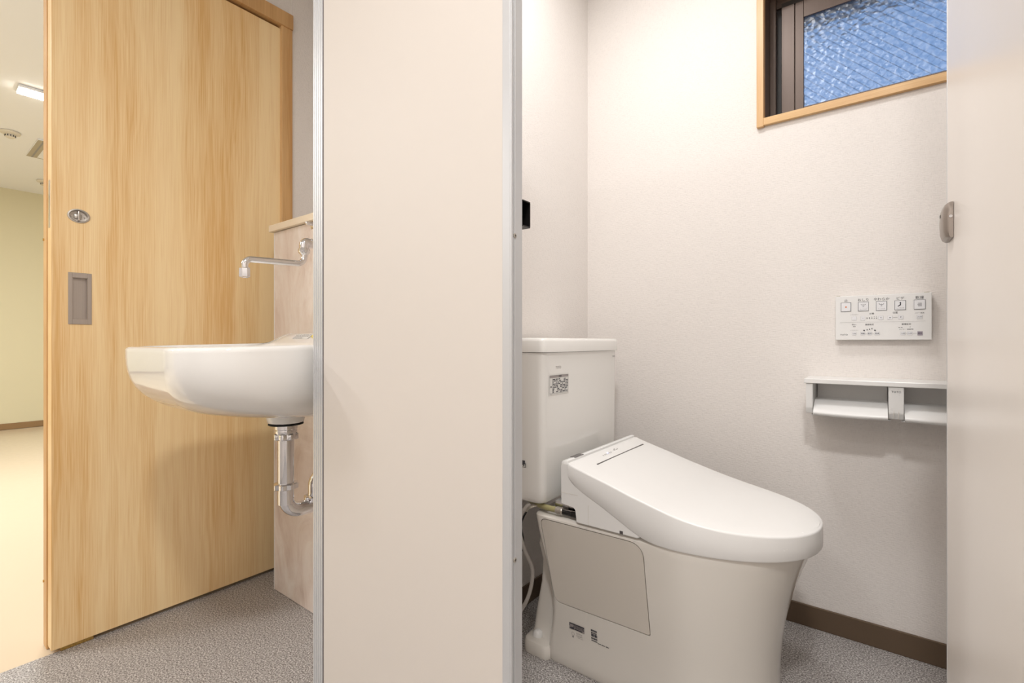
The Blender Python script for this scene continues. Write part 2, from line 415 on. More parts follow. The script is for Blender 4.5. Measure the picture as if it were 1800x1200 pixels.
# ============================================================ SLIDING DOOR
dr = thing('door_1', 'maple veneer sliding door standing open behind the washbasin', None, (XL, .27, .008), kind='structure')
DO = (XL, .27, .008)
lf = B((-1.8195, .2705, .011), (XL, .936, 2.022), .0012)
# holes for recessed fittings are shallow boxes proud of nothing: cut with booleans below
leaf = obj('door_panel', lf, 'door', dr, off=(0, 0, 0)); leaf.location = -Vector(DO)
def cutbool(target, cutter_bm):
    me = bpy.data.meshes.new('cut'); bmesh.ops.recalc_face_normals(cutter_bm, faces=cutter_bm.faces); cutter_bm.to_mesh(me); cutter_bm.free()
    co = bpy.data.objects.new('cut', me); C.objects.link(co); co.matrix_world = target.matrix_world.copy()
    co.parent = target.parent; co.location = target.location
    md = target.modifiers.new('b', 'BOOLEAN'); md.operation = 'DIFFERENCE'; md.object = co; md.solver = 'EXACT'
    bpy.context.view_layer.update(); dg = bpy.context.evaluated_depsgraph_get()
    nm = bpy.data.meshes.new_from_object(target.evaluated_get(dg)); target.modifiers.remove(md)
    old = target.data; target.data = nm; nm.name = target.name; bpy.data.meshes.remove(old)
    bpy.data.objects.remove(co)
def dp(name, bm, mat, par=dr, **k):
    return obj(name, bm, mat, par, off=DO if par is dr else (0, 0, 0), **k)
# flush pull: outer y .335..., measured on the door plane
py0, py1, pz0, pz1 = .3045, .3545, .898, 1.042
cutbool(leaf, B((XL-.012, py0+.009, pz0+.014), (XL+.01, py1-.009, pz1-.014)))
h = new()
def frame_box(bm, y0, y1, z0, z1, iy, iz, x0, x1):
    box(bm, (x0, y0, z0), (x1, y0+iy, z1), .0006); box(bm, (x0, y1-iy, z0), (x1, y1, z1), .0006)
    box(bm, (x0, y0+iy, z0), (x1, y1-iy, z0+iz), .0006); box(bm, (x0, y0+iy, z1-iz), (x1, y1-iy, z1), .0006)
frame_box(h, py0, py1, pz0, pz1, .009, .014, XL-.0002, XL+.0022)
pull = dp('flush_pull', h, 'steel')
h = new(); box(h, (XL-.0118, py0+.0092, pz0+.0142), (XL-.0105, py1-.0092, pz1-.0142))
for y in (py0+.0092, py1-.0102): box(h, (XL-.0105, y, pz0+.0142), (XL-.0002, y+.001, pz1-.0142))
for z in (pz0+.0142, pz1-.0152): box(h, (XL-.0105, py0+.0102, z), (XL-.0002, py1-.0102, z+.001))
o = dp('pull_recess', h, 'steel', pull); o.location = -Vector(DO)
# thumb-turn: oval rose with turn piece
ly, lz, ra, rb = .3270, 1.201, .0245, .0195
c = new(); lathe(c, [(1, -.011), (1, .012)], (0, 0, 0), 'X', 32)
for v in c.verts: v.co = Vector((XL+v.co.x, ly+v.co.y*(ra-.005), lz+v.co.z*(rb-.0035)))
cutbool(leaf, c)
def oval(bm, prof):
    rings = []
    for dr_, h_ in prof:
        rings.append([(XL+h_, ly+(ra-dr_)*math.cos(2*pi*k/40), lz+(rb-dr_*.8)*math.sin(2*pi*k/40)) for k in range(40)])
    return loft(bm, rings, False, False)
h = new(); oval(h, [(0, 0), (.0006, .0022), (.0035, .0026), (.0055, .0010), (.006, -.0098), (.012, -.0106), (.0185, -.0106)])
rose = dp('lock_rose', h, 'satin', smooth=True)
h = new(); box(h, (XL-.0095, ly-.0022, lz-.0135), (XL+.004, ly+.0022, lz+.0135), .0012)
box(h, (XL-.0104, ly-.0085, lz-.0065), (XL-.007, ly+.0085, lz+.0065), .002)
o = dp('thumb_turn', h, 'satin', rose, smooth=True); o.location = -Vector(DO)
h = new()
for s_ in (-1, 1): lathe(h, [(.0022, 0), (.0018, .0012)], (XL-.0104, ly+s_*.0145, lz-.001), 'X', 12)
o = dp('screw', h, 'steel', rose, smooth=True); o.location = -Vector(DO)
dp('latch_plate', B((-1.800, .2692, 1.16), (-1.785, .2706, 1.29), .0004), 'chrome')
dp('floor_guide', B((-1.79, .29, .0), (-1.779, .36, .011), .001), 'brass')

# ============================================================ PIPE CHASE, MARBLE BOARD AND LEDGE
CY = .808
ch = thing('pipe_chase', 'half-height boxed wall faced with a pinkish marble-pattern board behind the washbasin', 'boxed wall', (-1.642, CY, 0))
def cp(name, bm, mat, **k): return obj(name, bm, mat, ch, off=(-1.642, CY, 0), **k)
cp('marble_board', B((-1.642, CY, .001), (-.9445, CY+.008, 1.223), .0008), 'marble')
cp('carcass', B((-1.641, CY+.008, .001), (-.9445, 1.058, 1.223)), 'wall')
cp('edge_trim', B((-1.6445, CY-.0006, .001), (-1.6405, CY+.012, 1.222), .0005), 'bracket')
t = obj('ledge', B((-1.656, .795, 1.2245), (-.9445, 1.058, 1.2465), .0015), 'ledge')
tag(t, 'cream laminate ledge capping the marble-pattern boxed wall', 'ledge')

# ============================================================ WASH BASIN
bx, by = -1.2, .62
BO = (bx, CY, .84)
ba = thing('wash_basin', 'white porcelain wall-hung washbasin in front of the wooden door', 'washbasin', BO)
def bp(name, bm, mat, par=ba, **k): return obj(name, bm, mat, par, off=BO, **k)
def plan(front, half, back, rf, n=9, rb_=.02):
    """D-shaped plan, 4 corners with n+1 points each"""
    out = []
    for cx, cy, r, a in ((bx+half-rf, front+rf, rf, 270), (bx+half-rb_, back-rb_, rb_, 0), (bx-half+rb_, back-rb_, rb_, 90), (bx-half+rf, front+rf, rf, 180)):
        for k in range(n+1):
            t_ = math.radians(a+90*k/n)
            out.append((cx+r*math.cos(t_), cy+r*math.sin(t_)))
    # subdivide the straight sides so that the back deck can rise
    res = []
    m_ = len(out)
    for i in range(m_):
        a_, b_ = out[i], out[(i+1) % m_]; res.append(a_)
        if i % (n+1) == n:
            for k in range(1, 36): res.append((a_[0]+(b_[0]-a_[0])*k/36, a_[1]+(b_[1]-a_[1])*k/36))
    return res
def rimz(y):
    z = .8385+(y-.33)*.021
    return z+smooth_interp(y, [(.672, 0), (.69, .004), (.715, .017), (.738, .0255), (.755, .0275), (.81, .0275)])
FR = .322; HW = .235
lev = [  # depth below rim, front shrink, side shrink, corner radius
    ]
for q in (1, .985, .96, .92, .87, .80, .71, .60, .48, .36, .25, .15):
    dp_ = .153*(1-(1-q)**1.0) if q < 1 else .153
    s_ = 1-(1-min(q, .9999)**3)**(1/3)
    ss_ = .135*s_; lev.append((dp_, .20*s_, ss_, min(.120+.06*s_, HW-ss_-.003)))
lev += [(.012, .0002, .0002, .1202), (.006, .0, .0, .120), (.0015, .003, .003, .118), (0, .009, .009, .114)]
rings = []
for dpt, sf, ss, rc in lev:
    pr = plan(FR+sf, HW-ss, CY-.001, rc)
    ring = []
    for x, y in pr:
        z0 = rimz(y)
        base = .8385+(y-.33)*.021
        k_ = max(0, dpt-.06)/.093
        tail = -.020*k_*(lambda q: q*q*(3-2*q))(max(0, min(1, (y-.34)/.3)))
        zz = z0-dpt if dpt < .03 else base-dpt+tail+(z0-base)*max(0, 1-dpt/.05)
        ring.append((x, y, zz))
    rings.append(ring)
# inner bowl: inset rim, then down
inner = [(.0005, .020, .022, .105, CY-.018), (.0007, .0205, .0225, .105, .752), (.0009, .021, .023, .104, .735), (.0012, .0215, .0235, .104, .715), (.002, .022, .024, .103, .690),
         (.006, .024, .026, .103, .672), (.03, .032, .034, .10, .662), (.065, .05, .05, .10, .645), (.092, .09, .08, .09, .62), (.104, .14, .13, .05, .59), (.107, .19, .19, .02, .56)]
for dpt, sf, ss, rc, bk in inner:
    pr = plan(FR+sf, HW-ss, bk, rc, rb_=.02 if dpt < .004 else .012 if dpt > .1 else .05)
    rings.append([(x, y, (rimz(y) if dpt < .004 else .8385+(y-.33)*.021)-dpt) for x, y in pr])
bp('bowl', loft(new(), rings), 'porcelain', smooth=True, angle=50)
h = new(); lathe(h, [(.052, .700), (.049, .685), (.0475, .676), (.0455, .655), (.0425, .645), (.036, .6425)], (bx, by, 0), 'Z', 40); bp('drain_boss', h, 'porcelain', smooth=True)
h = new(); lathe(h, [(.037, .6428), (.0415, .6420), (.0415, .6390), (.03, .6385)], (bx, by, 0), 'Z', 40); bp('gasket', h, 'rubber', smooth=True)
h = new(); lathe(h, [(.02, .741), (.022, .740), (.022, .735)], (bx, by-.02, 0), 'Z', 24); bp('drain_grate', h, 'chrome', smooth=True)
# printed care label on the raised back edge
def deckz(y): return rimz(y)
m = frame4((-1.335, .7145, rimz(.7145)+.0012), (1, 0, 0), (0, .030, .0235))
h = new(); flat(h, m, 0, -.011, .085, .011); bp('care_label', h, 'sticker')
m2 = m.copy(); m2.translation += m2.col[2].to_3d()*.0004
h = new()
for i, yy in enumerate((.008, .0045, .001, -.0025, -.006, -.009)):
    x = .003
    while x < (.08 if i < 4 else .05):
        l_ = random.uniform(.003, .011); flat(h, m2, x, yy-.0008, min(x+l_, .082), yy+.0007); x += l_+random.uniform(.0015, .004)
bp('label_print', h, 'ink_light')
h = new(); flat(h, m2, .0925, -.004, .0985, .008); flat(h, m2, .104, -.009, .112, -.007); bp('label_mark', h, 'yellow')

# ---------------- trap pipe
TO = (bx, by, .40)
tr = thing('drain_trap', 'chrome U-shaped drain pipe under the washbasin', 'drain pipe', TO)
def tp(name, bm, mat='chrome', **k): return obj(name, bm, mat, tr, off=TO, smooth=True, **k)
R_ = .0185
h = new(); lathe(h, [(.028, .637), (.028, .628), (.0265, .626), (.027, .623), (.0265, .620), (.0265, .603), (.024, .600)], (bx, by, 0), 'Z', 32); tp('tailpiece', h)
h = new(); tube(h, fillet([(bx, by, .605), (bx, by, .4125), (bx, by+.080, .4125), (bx, by+.080, .445)], [.0399, .0399], 12), R_, 28); tp('u_bend', h)
h = new(); tube(h, fillet([(bx, by+.080, .435), (bx, by+.080, .492), (bx, CY-.001, .492)], .042, 12), R_*.97, 28); tp('outlet_elbow', h)
def nut(z, y, r, hgt, name='slip_nut'):
    h = new(); rings = []
    for rr, zz in ((.9, -1), (1, -.75), (1, .75), (.9, 1)):
        ring = []
        for k in range(48):
            a = 2*pi*k/48; lobe = 1+.075*math.cos(8*a)
            ring.append((bx+r*rr*lobe*math.cos(a), y+r*rr*lobe*math.sin(a), z+zz*hgt/2))
        rings.append(ring)
    tp(name, loft(h, rings), angle=50)
nut(.609, by, .0285, .017); nut(.482, by, .0282, .015); nut(.432, by+.080, .0272, .014)
h = new(); lathe(h, [(.034, CY-.0001), (.034, CY-.004), (.028, CY-.012), (.020, CY-.013)], (bx, 0, .492), 'Y', 32); tp('wall_flange', h)
h = new(); tube(h, [(bx, by, .60), (bx, by, .436)], R_+.0012, 28); tp('down_pipe', h)

# ---------------- faucet
fx = -1.2
FO = (fx, CY, 1.105)
fa = thing('faucet', 'chrome wall faucet with a long swivel spout over the washbasin', 'faucet', FO)
def fp(name, bm, mat='chrome', **k): return obj(name, bm, mat, fa, off=FO, smooth=True, **k)
h = new(); tube(h, fillet([(fx, .669, 1.092), (fx, .669, 1.0545), (fx, .5195, 1.0475), (fx, .5195, 1.018)], [.022, .022], 10), .0078, 24); fp('spout', h)
h = new(); lathe(h, [(.0105, 1.0265), (.0125, 1.0245), (.0128, 1.006), (.0122, 1.0035), (.0095, 1.0033), (.009, 1.008)], (fx, .5195, 0), 'Z', 8); fp('aerator', h, angle=25)
h = new(); lathe(h, [(.0085, 1.0775), (.0145, 1.084), (.0155, 1.089), (.0135, 1.0935), (.0125, 1.0965)], (fx, .669, 0), 'Z', 32); fp('swivel_nut', h)
h = new(); tube(h, fillet([(fx, .669, 1.094), (fx, .669, 1.1115), (fx, CY-.010, 1.1115)], .014, 8), [.0125]*3+[.013]*7+[.0135], 24); fp('valve_body', h)
h = new(); lathe(h, [(.026, CY-.0001), (.026, CY-.004), (.018, CY-.014), (.0136, CY-.018)], (fx, 0, 1.1115), 'Y', 32); fp('wall_flange', h)
h = new(); lathe(h, [(.0135, 1.117), (.0135, 1.128), (.010, 1.131), (.0075, 1.1325)], (fx, .712, 0), 'Z', 24); fp('bonnet', h)
h = new(); lathe(h, [(.0045, 1.131), (.0045, 1.148), (.0065, 1.152), (.0055, 1.160)], (fx, .712, 0), 'Z', 16); fp('stem', h, 'brass')
h = new()
for a in range(4):
    an = a*pi/2+.0; dx, dy = math.cos(an), math.sin(an)
    tube(h, [(fx, .712, 1.164), (fx+dx*.028, .712+dy*.028, 1.164), (fx+dx*.037, .712+dy*.037, 1.164), (fx+dx*.039, .712+dy*.039, 1.164)], [.006, .0045, .0055, .002], 14)
lathe(h, [(.010, 1.157), (.0115, 1.163), (.009, 1.170), (.002, 1.171)], (fx, .712, 0), 'Z', 20); fp('handle', h)

# ============================================================ BOOTH PARTITION
c0 = .545; th = .0264; xe = -.4167
PO = (-.904, c0, 0)
pa = thing('booth_partition', 'cream laminate booth partition with aluminium edges between washbasin and toilet', 'partition', PO)
def pp(name, bm, mat, par=pa, **k): return obj(name, bm, mat, par, off=PO, **k)
pp('panel', B((-.9045, c0+.0012, .02), (xe-.015, c0+th-.0012, 1.785), .0005), 'laminate')
# aluminium channel at the wall end: ribbed face
h = new(); box(h, (-.943, c0+.0015, .0), (-.9055, c0+.028, 1.79))
for k in range(5): box(h, (-.943+.0072*k+.0004, c0, 0), (-.943+.0072*k+.0062, c0+.003, 1.79), .0006)
pp('wall_channel', h, 'alu')
pp('joint', B((-.9066, c0+.0004, .02), (-.9045, c0+.004, 1.785)), 'alu_dark')
h = new(); box(h, (xe-.0168, c0, 0), (xe-.003, c0+.0022, 1.79), .0006); box(h, (xe-.0168, c0+th-.0022, 0), (xe-.003, c0+th, 1.79), .0006)
box(h, (xe-.003, c0, 0), (xe, c0+.0045, 1.79), .0007); box(h, (xe-.003, c0+.0058, 0), (xe-.0003, c0+.0082, 1.79), .0003); box(h, (xe-.003, c0+.009, 0), (xe, c0+th, 1.79), .0007)
box(h, (xe-.016, c0+.002, 0), (xe-.0028, c0+th-.002, 1.79))
pp('end_channel', h, 'alu')
for z in (1.0035, .533):
    h = new(); lathe(h, [(.0036, -.001), (.0034, .0006), (.0024, .0010)], (xe, c0+.0085, z), 'X', 20); sc = pp('screw', h, 'satin', smooth=True)
    h = new(); box(h, (xe+.0009, c0+.0067, z-.0004), (xe+.0012, c0+.0103, z+.0004)); box(h, (xe+.0009, c0+.0081, z-.0018), (xe+.0012, c0+.0089, z+.0018)); pp('cross_slot', h, 'black', sc)
# strike box on the inner side of the end channel
h = new(); y0_, y1_ = c0+th+.0003, c0+th+.0193
box(h, (xe-.030, y0_, 1.021), (xe-.028, y1_, 1.0605)); box(h, (xe-.028, y0_, 1.0585), (xe+.001, y1_, 1.0605), .0004); box(h, (xe-.028, y0_, 1.021), (xe+.001, y1_, 1.023), .0004)
box(h, (xe-.028, y1_-.0015, 1.023), (xe+.001, y1_, 1.0585)); box(h, (xe-.028, y0_, 1.023), (xe-.001, y0_+.0015, 1.0585))
pp('strike_box', h, 'black')['label'] = 'black strike box for the booth latch'
tag(obj('booth_side_panel', B((.125, c0+.001, .0), (.999, c0+th-.001, 1.785), .001), 'laminate'), 'cream laminate panel closing the booth beside the open door leaf', 'partition')

# ============================================================ BOOTH DOOR LEAF (open inwards)
HG = Vector((.105, .5735, .012)); TIP = Vector((.094, 1.0695, .012))
ang = math.atan2(TIP.y-HG.y, TIP.x-HG.x); LW = (TIP-HG).length
ld = thing('door_2', 'glossy cream booth door leaf standing open in front of the window wall', None, HG, kind='structure'); ld.rotation_euler = (0, 0, ang)
# local: x along the leaf from the hinge, +y = visible face side
obj('leaf', B((.001, -.022, .0), (LW-.0015, 0, 1.77), .0006), 'leaf', ld)
obj('edge_trim', B((LW-.0016, -.0225, 0), (LW, .0006, 1.77), .0003), 'alu', ld)
h = new(); zc = 1.04-.012
prof = [(-.0285, .006), (-.026, .0095), (-.018, .0118), (0, .0125), (.016, .0118), (.0235, .0098), (.0265, .0065)]
xa, xb = LW-.0700, LW-.0145
rings = []
for dz, pr_ in prof:
    rings.append([(xa, .0005, zc+dz), (xa, pr_*.55, zc+dz), (xa+.003, pr_*.86, zc+dz), (xa+.008, pr_, zc+dz), (xb-.012, pr_, zc+dz), (xb-.004, pr_*.85, zc+dz), (xb, pr_*.5, zc+dz), (xb, .0005, zc+dz)])
lk = obj('latch', loft(h, rings), 'latch', ld, True, 40); lk['label'] = 'satin metal slide latch'
h = new(); lathe(h, [(.0022, -.0012), (.0018, 0)], (0, 0, 0), 'X', 14)
for v in h.verts: v.co += Vector((xa, .0038, zc+.004))
obj('screw', h, 'chrome', lk, True)
h = new(); box(h, (xb-.022, .0120, zc+.009), (xb-.018, .0128, zc+.014)); obj('indicator', h, 'black', lk)
for z in (.25, 1.6):
    h = new(); lathe(h, [(.006, -.04), (.006, .04)], (-.004, -.016, z), 'Z', 14); obj('hinge', h, 'satin', ld, True)

# ============================================================ REMOTE CONTROL
rx0, rx1, rz0, rz1 = -.0925, .1155, .8545, .9785; ry = 1.651
RO = (rx0, YF, rz0)
rc = thing('remote_control', 'white wall remote with rows of Japanese-labelled buttons above the paper holder shelf', 'remote control', RO)
def rp(name, bm, mat, par=rc, **k): return obj(name, bm, mat, par, off=RO, **k)
body = rp('faceplate', B((rx0, ry, rz0), (rx1, YF-.006, rz1), .0012), 'plastic')
rp('wall_bracket', B((rx0+.01, YF-.006, rz0+.01), (rx1-.01, YF-.0008, rz1-.008)), 'bracket')
for a_, b_ in ((.002, .011), (.193, .204)): rp('top_clip', B((rx0+a_, ry+.002, rz1-.0003), (rx0+b_, ry+.012, rz1+.0012)), 'grille')
RW, RH = rx1-rx0, rz1-rz0
def U(px):
    s_ = (px-150)/1380; tL, tR = 1.368, 1.2416
    return s_*tL/(tR*(1-s_)+s_*tL)*RW
RM = frame4((rx0, ry-.0004, rz1), (1, 0, 0), (0, 0, 1))     # x right, y up (negative v)
def V(v): return -v*RH
pr = new(); lt = new()
names = ['止', 'おしり', 'やわらか', 'ビデ', '乾燥']
def mo(x, y, dz=0):
    m_ = RM.copy(); m_.translation = RM @ Vector((x, y, dz)); return m_
for px, nm in zip((300, 548, 808, 1075, 1355), names):
    u = U(px); v = V(.25)
    bt = rp('button', B((rx0+u-.0115, ry-.0012, rz1+v-.0125), (rx0+u+.0115, ry+.001, rz1+v+.0125), .0008), 'button')
    m_ = RM.copy(); m_.translation = Vector((rx0, ry-.0014, rz1))
    outline_rect(pr, m_, u-.0118, v-.0128, u+.0118, v+.0128, .00075)
    text(pr, nm, .0088, mo(u, V(.105)))
BM = RM.copy(); BM.translation = Vector((rx0, ry-.0015, rz1))
def arc(bm, m_, cx, cy, r, a0, a1, w_, n=8):
    for k in range(n):
        A0 = math.radians(a0+(a1-a0)*k/n); A1 = math.radians(a0+(a1-a0)*(k+1)/n)
        vs = [bm.verts.new(m_ @ Vector((cx+rr*math.cos(a), cy+rr*math.sin(a), 0))) for rr, a in ((r-w_, A0), (r, A0), (r, A1), (r-w_, A1))]
        bm.faces.new(vs)
for px in (548, 808):
    u = U(px); v = V(.25)
    arc(pr, BM, u-.0022, v+.0072, .0036, 190, 320, .0009); arc(pr, BM, u+.0022, v+.0072, .0036, 220, 350, .0009)
    flat(pr, BM, u-.0002, v-.0012, u+.0002, v+.0030); flat(pr, BM, u-.0016, v-.0010, u-.0012, v+.0016); flat(pr, BM, u+.0012, v-.0010, u+.0016, v+.0016)
    m_ = BM.copy(); m_.translation = BM @ Vector((u, v-.0078, 0)); text(lt, 'ムーブ入/切', .0030, m_)
u = U(1075); v = V(.25)
arc(pr, BM, u+.0006, v+.0066, .0017, 0, 360, .0016, 12)                      # seated figure, head
vs = [pr.verts.new(BM @ Vector(p)) for p in ((u-.0005, v+.0048, 0), (u+.0022, v+.0044, 0), (u+.0014, v-.0004, 0), (u-.0006, v-.0002, 0))]; pr.faces.new(vs)
vs = [pr.verts.new(BM @ Vector(p)) for p in ((u+.0012, v-.0006, 0), (u-.0045, v-.0038, 0), (u-.0052, v-.0022, 0), (u-.0006, v+.0012, 0))]; pr.faces.new(vs)
m_ = BM.copy(); m_.translation = BM @ Vector((u, v-.0078, 0)); text(lt, 'ムーブ入/切', .0030, m_)
u = U(1355)
for k_, dy in enumerate((.0036, .0012, -.0012, -.0036)):
    flat(pr, BM, u-.0045+(.0012 if k_ in (0, 3) else 0), v+dy-.0004, u+.0045, v+dy+.0004)
h = new(); u = U(300); lathe(h, [(.0019, 0), (.0019, -.0005)], (rx0+u, ry-.0012, rz1+V(.25)), 'Y', 16); rp('stop_dot', h, 'orange')
# small buttons
def sb(px, v, w_, h_, s_=None, mat='button', size=.004):
    u = U(px); rp('button', B((rx0+u-w_/2, ry-.0008, rz1+V(v)-h_/2), (rx0+u+w_/2, ry+.001, rz1+V(v)+h_/2), .0005), mat)
    outline_rect(lt, BM, u-w_/2, V(v)-h_/2, u+w_/2, V(v)+h_/2, .00022)
    if s_:
        m_ = BM.copy(); m_.translation = BM @ Vector((u, V(v), 0)); text(pr, s_, size, m_)
def lab(px, v, s_, size=.0045, bm=None):
    m_ = mo(U(px), V(v)); text(pr if bm is None else bm, s_, size, m_)
sb(418, .513, .011, .0105); sb(540, .515, .010, .011, '−', size=.006); sb(800, .512, .010, .011, '+', size=.006)
sb(930, .512, .010, .010, '▲', size=.0035); sb(1085, .512, .0105, .010, '▼', size=.0035); sb(1355, .512, .0115, .010, '入/切', size=.0042)
lab(418, .43, 'ノズルきれい', .0032, lt); lab(668, .42, '水勢', .0056); lab(1005, .41, '位置', .0056); lab(1355, .43, 'パワー脱臭', .0038)
for i in range(5):
    px = 602+i*34; u = U(px); flat(pr, BM, u-.0009, V(.528), u+.0009, V(.512)); flat(pr, BM, u-.0009, V(.508-.006*i), u+.0009, V(.50-.006*i)); 
flat(lt, BM, U(975), V(.513), U(1038), V(.506)); flat(lt, BM, U(215), V(.604), U(1440), V(.601))
lab(418, .655, '音なし', .0038); lab(418, .70, '洗浄', .0034); lab(418, .785, 'ノズルそうじ', .0032, lt)
lab(635, .66, '温度設定', .0050); lab(1165, .665, '節電設定', .0050)
for i, px in enumerate((560, 603, 638, 672, 715)):
    u = U(px); vv = .785-(0 if i in (0, 4) else .012*i)
    flat(pr, BM, u-(.0017 if i in (0, 4) else .0010), V(vv+.014), u+(.0017 if i in (0, 4) else .0010), V(vv-.010))
lab(1080, .735, '●●  ●●', .0022); lab(1218, .725, '●', .0024); lab(1108, .775, 'タイマー', .0034); lab(1218, .775, '自動節電', .0034)
sb(418, .858, .0095, .009, '入/切', size=.0036); sb(540, .858, .0105, .009, '便座', size=.0044); sb(640, .858, .0095, .009, '温水', size=.0044); sb(745, .858, .0105, .009, '乾燥', size=.0044)
sb(1115, .862, .0100, .009, '入/切', size=.0038); sb(1215, .862, .0100, .009, '入/切', size=.0038); sb(1360, .864, .0105, .011, '設定', 'button_grey', .0044)
flat(lt, BM, U(577), V(.861), U(605), V(.857)); flat(lt, BM, U(677), V(.861), U(705), V(.857)); flat(lt, BM, U(1150), V(.864), U(1180), V(.860)); flat(lt, BM, U(1255), V(.866), U(1320), V(.862))
lab(272, .885, 'TOTO', .0062)
rp('lettering', pr, 'ink'); rp('fine_lettering', lt, 'ink_light')

# ============================================================ PAPER HOLDER WITH SHELF
sx0, sx1, sy0, sz = -.1585, .262, 1.540, .748
HO = (sx0, YF, .70)
hd = thing('paper_holder', 'white double toilet paper holder with a shelf on top, both holders empty', 'paper holder', HO)
def hp(name, bm, mat='bracket', par=hd, **k): return obj(name, bm, mat, par, off=HO, **k)
hp('shelf', B((sx0, sy0, sz-.0125), (sx1, YF-.0005, sz), .0015), 'plastic')
def side_arm(x0, x1):
    # side profile in (y,z) extruded in x
    pts = [(YF-.0008, sz-.013), (sy0+.004, sz-.013), (sy0+.004, .668), (sy0+.010, .653), (sy0+.045, .650), (YF-.0008, .650)]
    rings = [[(x, y, z) for y, z in pts] for x in (x0, x1)]
    h = loft(new(), rings); bmesh.ops.bevel(h, geom=list(h.edges), offset=.0012, segments=2, affect='EDGES'); return h
hp('side_arm', side_arm(sx0+.004, sx0+.020)); mid = .0405
hp('centre_arm', side_arm(mid-.0150, mid+.0150)); hp('side_arm', side_arm(sx1-.020, sx1-.004))
def holder(x0, x1):
    # curved cover flap: tilted plate coming down from the back to a rounded lower lip in front
    sec = catmull([(0, 1.612, .690), (0, 1.588, .685), (0, 1.563, .676), (0, 1.547, .667), (0, 1.539, .6585), (0, 1.5395, .653), (0, 1.546, .650), (0, 1.56, .650), (0, 1.582, .656)], 5)
    th_ = .002; n = len(sec)
    rings = []
    for x in [x0+(x1-x0)*k/10 for k in range(11)]:
        bulge = .0025*math.sin(pi*(x-x0)/(x1-x0))
        up = []; dn = []
        for i, p in enumerate(sec):
            t_ = (sec[min(i+1, n-1)]-sec[max(0, i-1)]).normalized(); nn = Vector((0, -t_.z, t_.y))
            zz = bulge*max(0, (.675-p.z)/.027)
            up.append((x, p.y+nn.y*th_/2, p.z+nn.z*th_/2-zz)); dn.append((x, p.y-nn.y*th_/2, p.z-nn.z*th_/2-zz))
        rings.append(up+dn[::-1])
    return loft(new(), rings)
for x0, x1 in ((sx0+.0215, mid-.0165), (mid+.0165, sx1-.0215)):
    fl = hp('cover_flap', holder(x0, x1), 'plastic', smooth=True)
    hp('back_plate', B((x0, YF-.016, .656), (x1, YF-.0008, sz-.0130), .001), 'plastic')
    hp('roll_rest', B((x0-.006, sy0+.020, .6455), (x0+.026, sy0+.034, .6495), .001)); hp('roll_rest', B((x1-.026, sy0+.020, .6455), (x1+.006, sy0+.034, .6495), .001))
    h = new(); lathe(h, [(.004, sz-.0126), (.0042, sz-.0150), (.002, sz-.0158)], ((x0*2+x1)/3, sy0+.06, 0), 'Z', 12); hp('screw', h, 'brass', smooth=True)
h = new(); text(h, 'TOTO', .0068, frame4((mid, sy0+.0034, .7225), (1, 0, 0), (0, 0, 1))); hp('lettering', h, 'ink')
for q_ in (-1, 1): hp('seam', B((mid+q_*.0045-.0003, sy0+.0025, .654), (mid+q_*.0045+.0003, sy0+.0045, .674)), 'cover')

# ============================================================ TOILET
TY = 1.245
LO = (-.45, TY, 0)
to = thing('toilet', 'white toilet with tank and closed bidet seat lid beside the wallpaper wall', 'toilet', LO)
def lp(name, bm, mat='porcelain_mat', par=to, **k): return obj(name, bm, mat, par, off=LO, **k)
# --- pedestal / bowl body
def ring_plan(xf, xm, xb_, w_, z, nf=28, rc_=.02, p=2.15):
    out = []
    # front egg from +s to -s through the tip, then back corners
    for k in range(nf+1):
        a = pi/2-pi*k/nf
        ca, sa = math.cos(a), math.sin(a)
        out.append((xm+(xf-xm)*abs(ca)**(2/p), TY+w_*(1 if sa >= 0 else -1)*abs(sa)**(2/p), z))
    ns = 8
    for k in range(1, ns): out.append((xm+(xb_+rc_-xm)*k/ns, TY-w_, z))
    for k in range(6):
        a = math.radians(270-90*k/5); out.append((xb_+rc_+rc_*math.cos(a), TY-w_+rc_+rc_*math.sin(a), z))
    for k in range(6):
        a = math.radians(180-90*k/5); out.append((xb_+rc_+rc_*math.cos(a), TY+w_-rc_+rc_*math.sin(a), z))
    for k in range(1, ns): out.append((xb_+rc_+(xm-xb_-rc_)*k/ns, TY+w_, z))
    return out
XF = [(0, -.176), (.02, -.176), (.08, -.176), (.15, -.172), (.20, -.166), (.25, -.156), (.30, -.143), (.34, -.130), (.37, -.119), (.388, -.111), (.396, -.108), (.400, -.114)]
def side_w(z): return smooth_interp(z, [(0, .170), (.1, .174), (.2, .186), (.3, .198), (.38, .206), (.392, .207), (.4, .203)])
def back_x(z): return smooth_interp(z, [(0, -.705), (.06, -.700), (.12, -.688), (.18, -.684), (.25, -.692), (.34, -.712), (.4, -.722)])
rings = []
for z in (0, .006, .03, .06, .10, .14, .18, .22, .26, .30, .33, .355, .375, .388, .3945, .399, .4005):
    inset = {0: .003, .399: .002, .4005: .006}.get(z, 0)
    rings.append(ring_plan(smooth_interp(z, XF)-inset, -.385, back_x(z)+inset, side_w(z)-inset, z))
body = lp('pedestal', loft(new(), rings), smooth=True, angle=50)
body.location = (0, 0, 0)
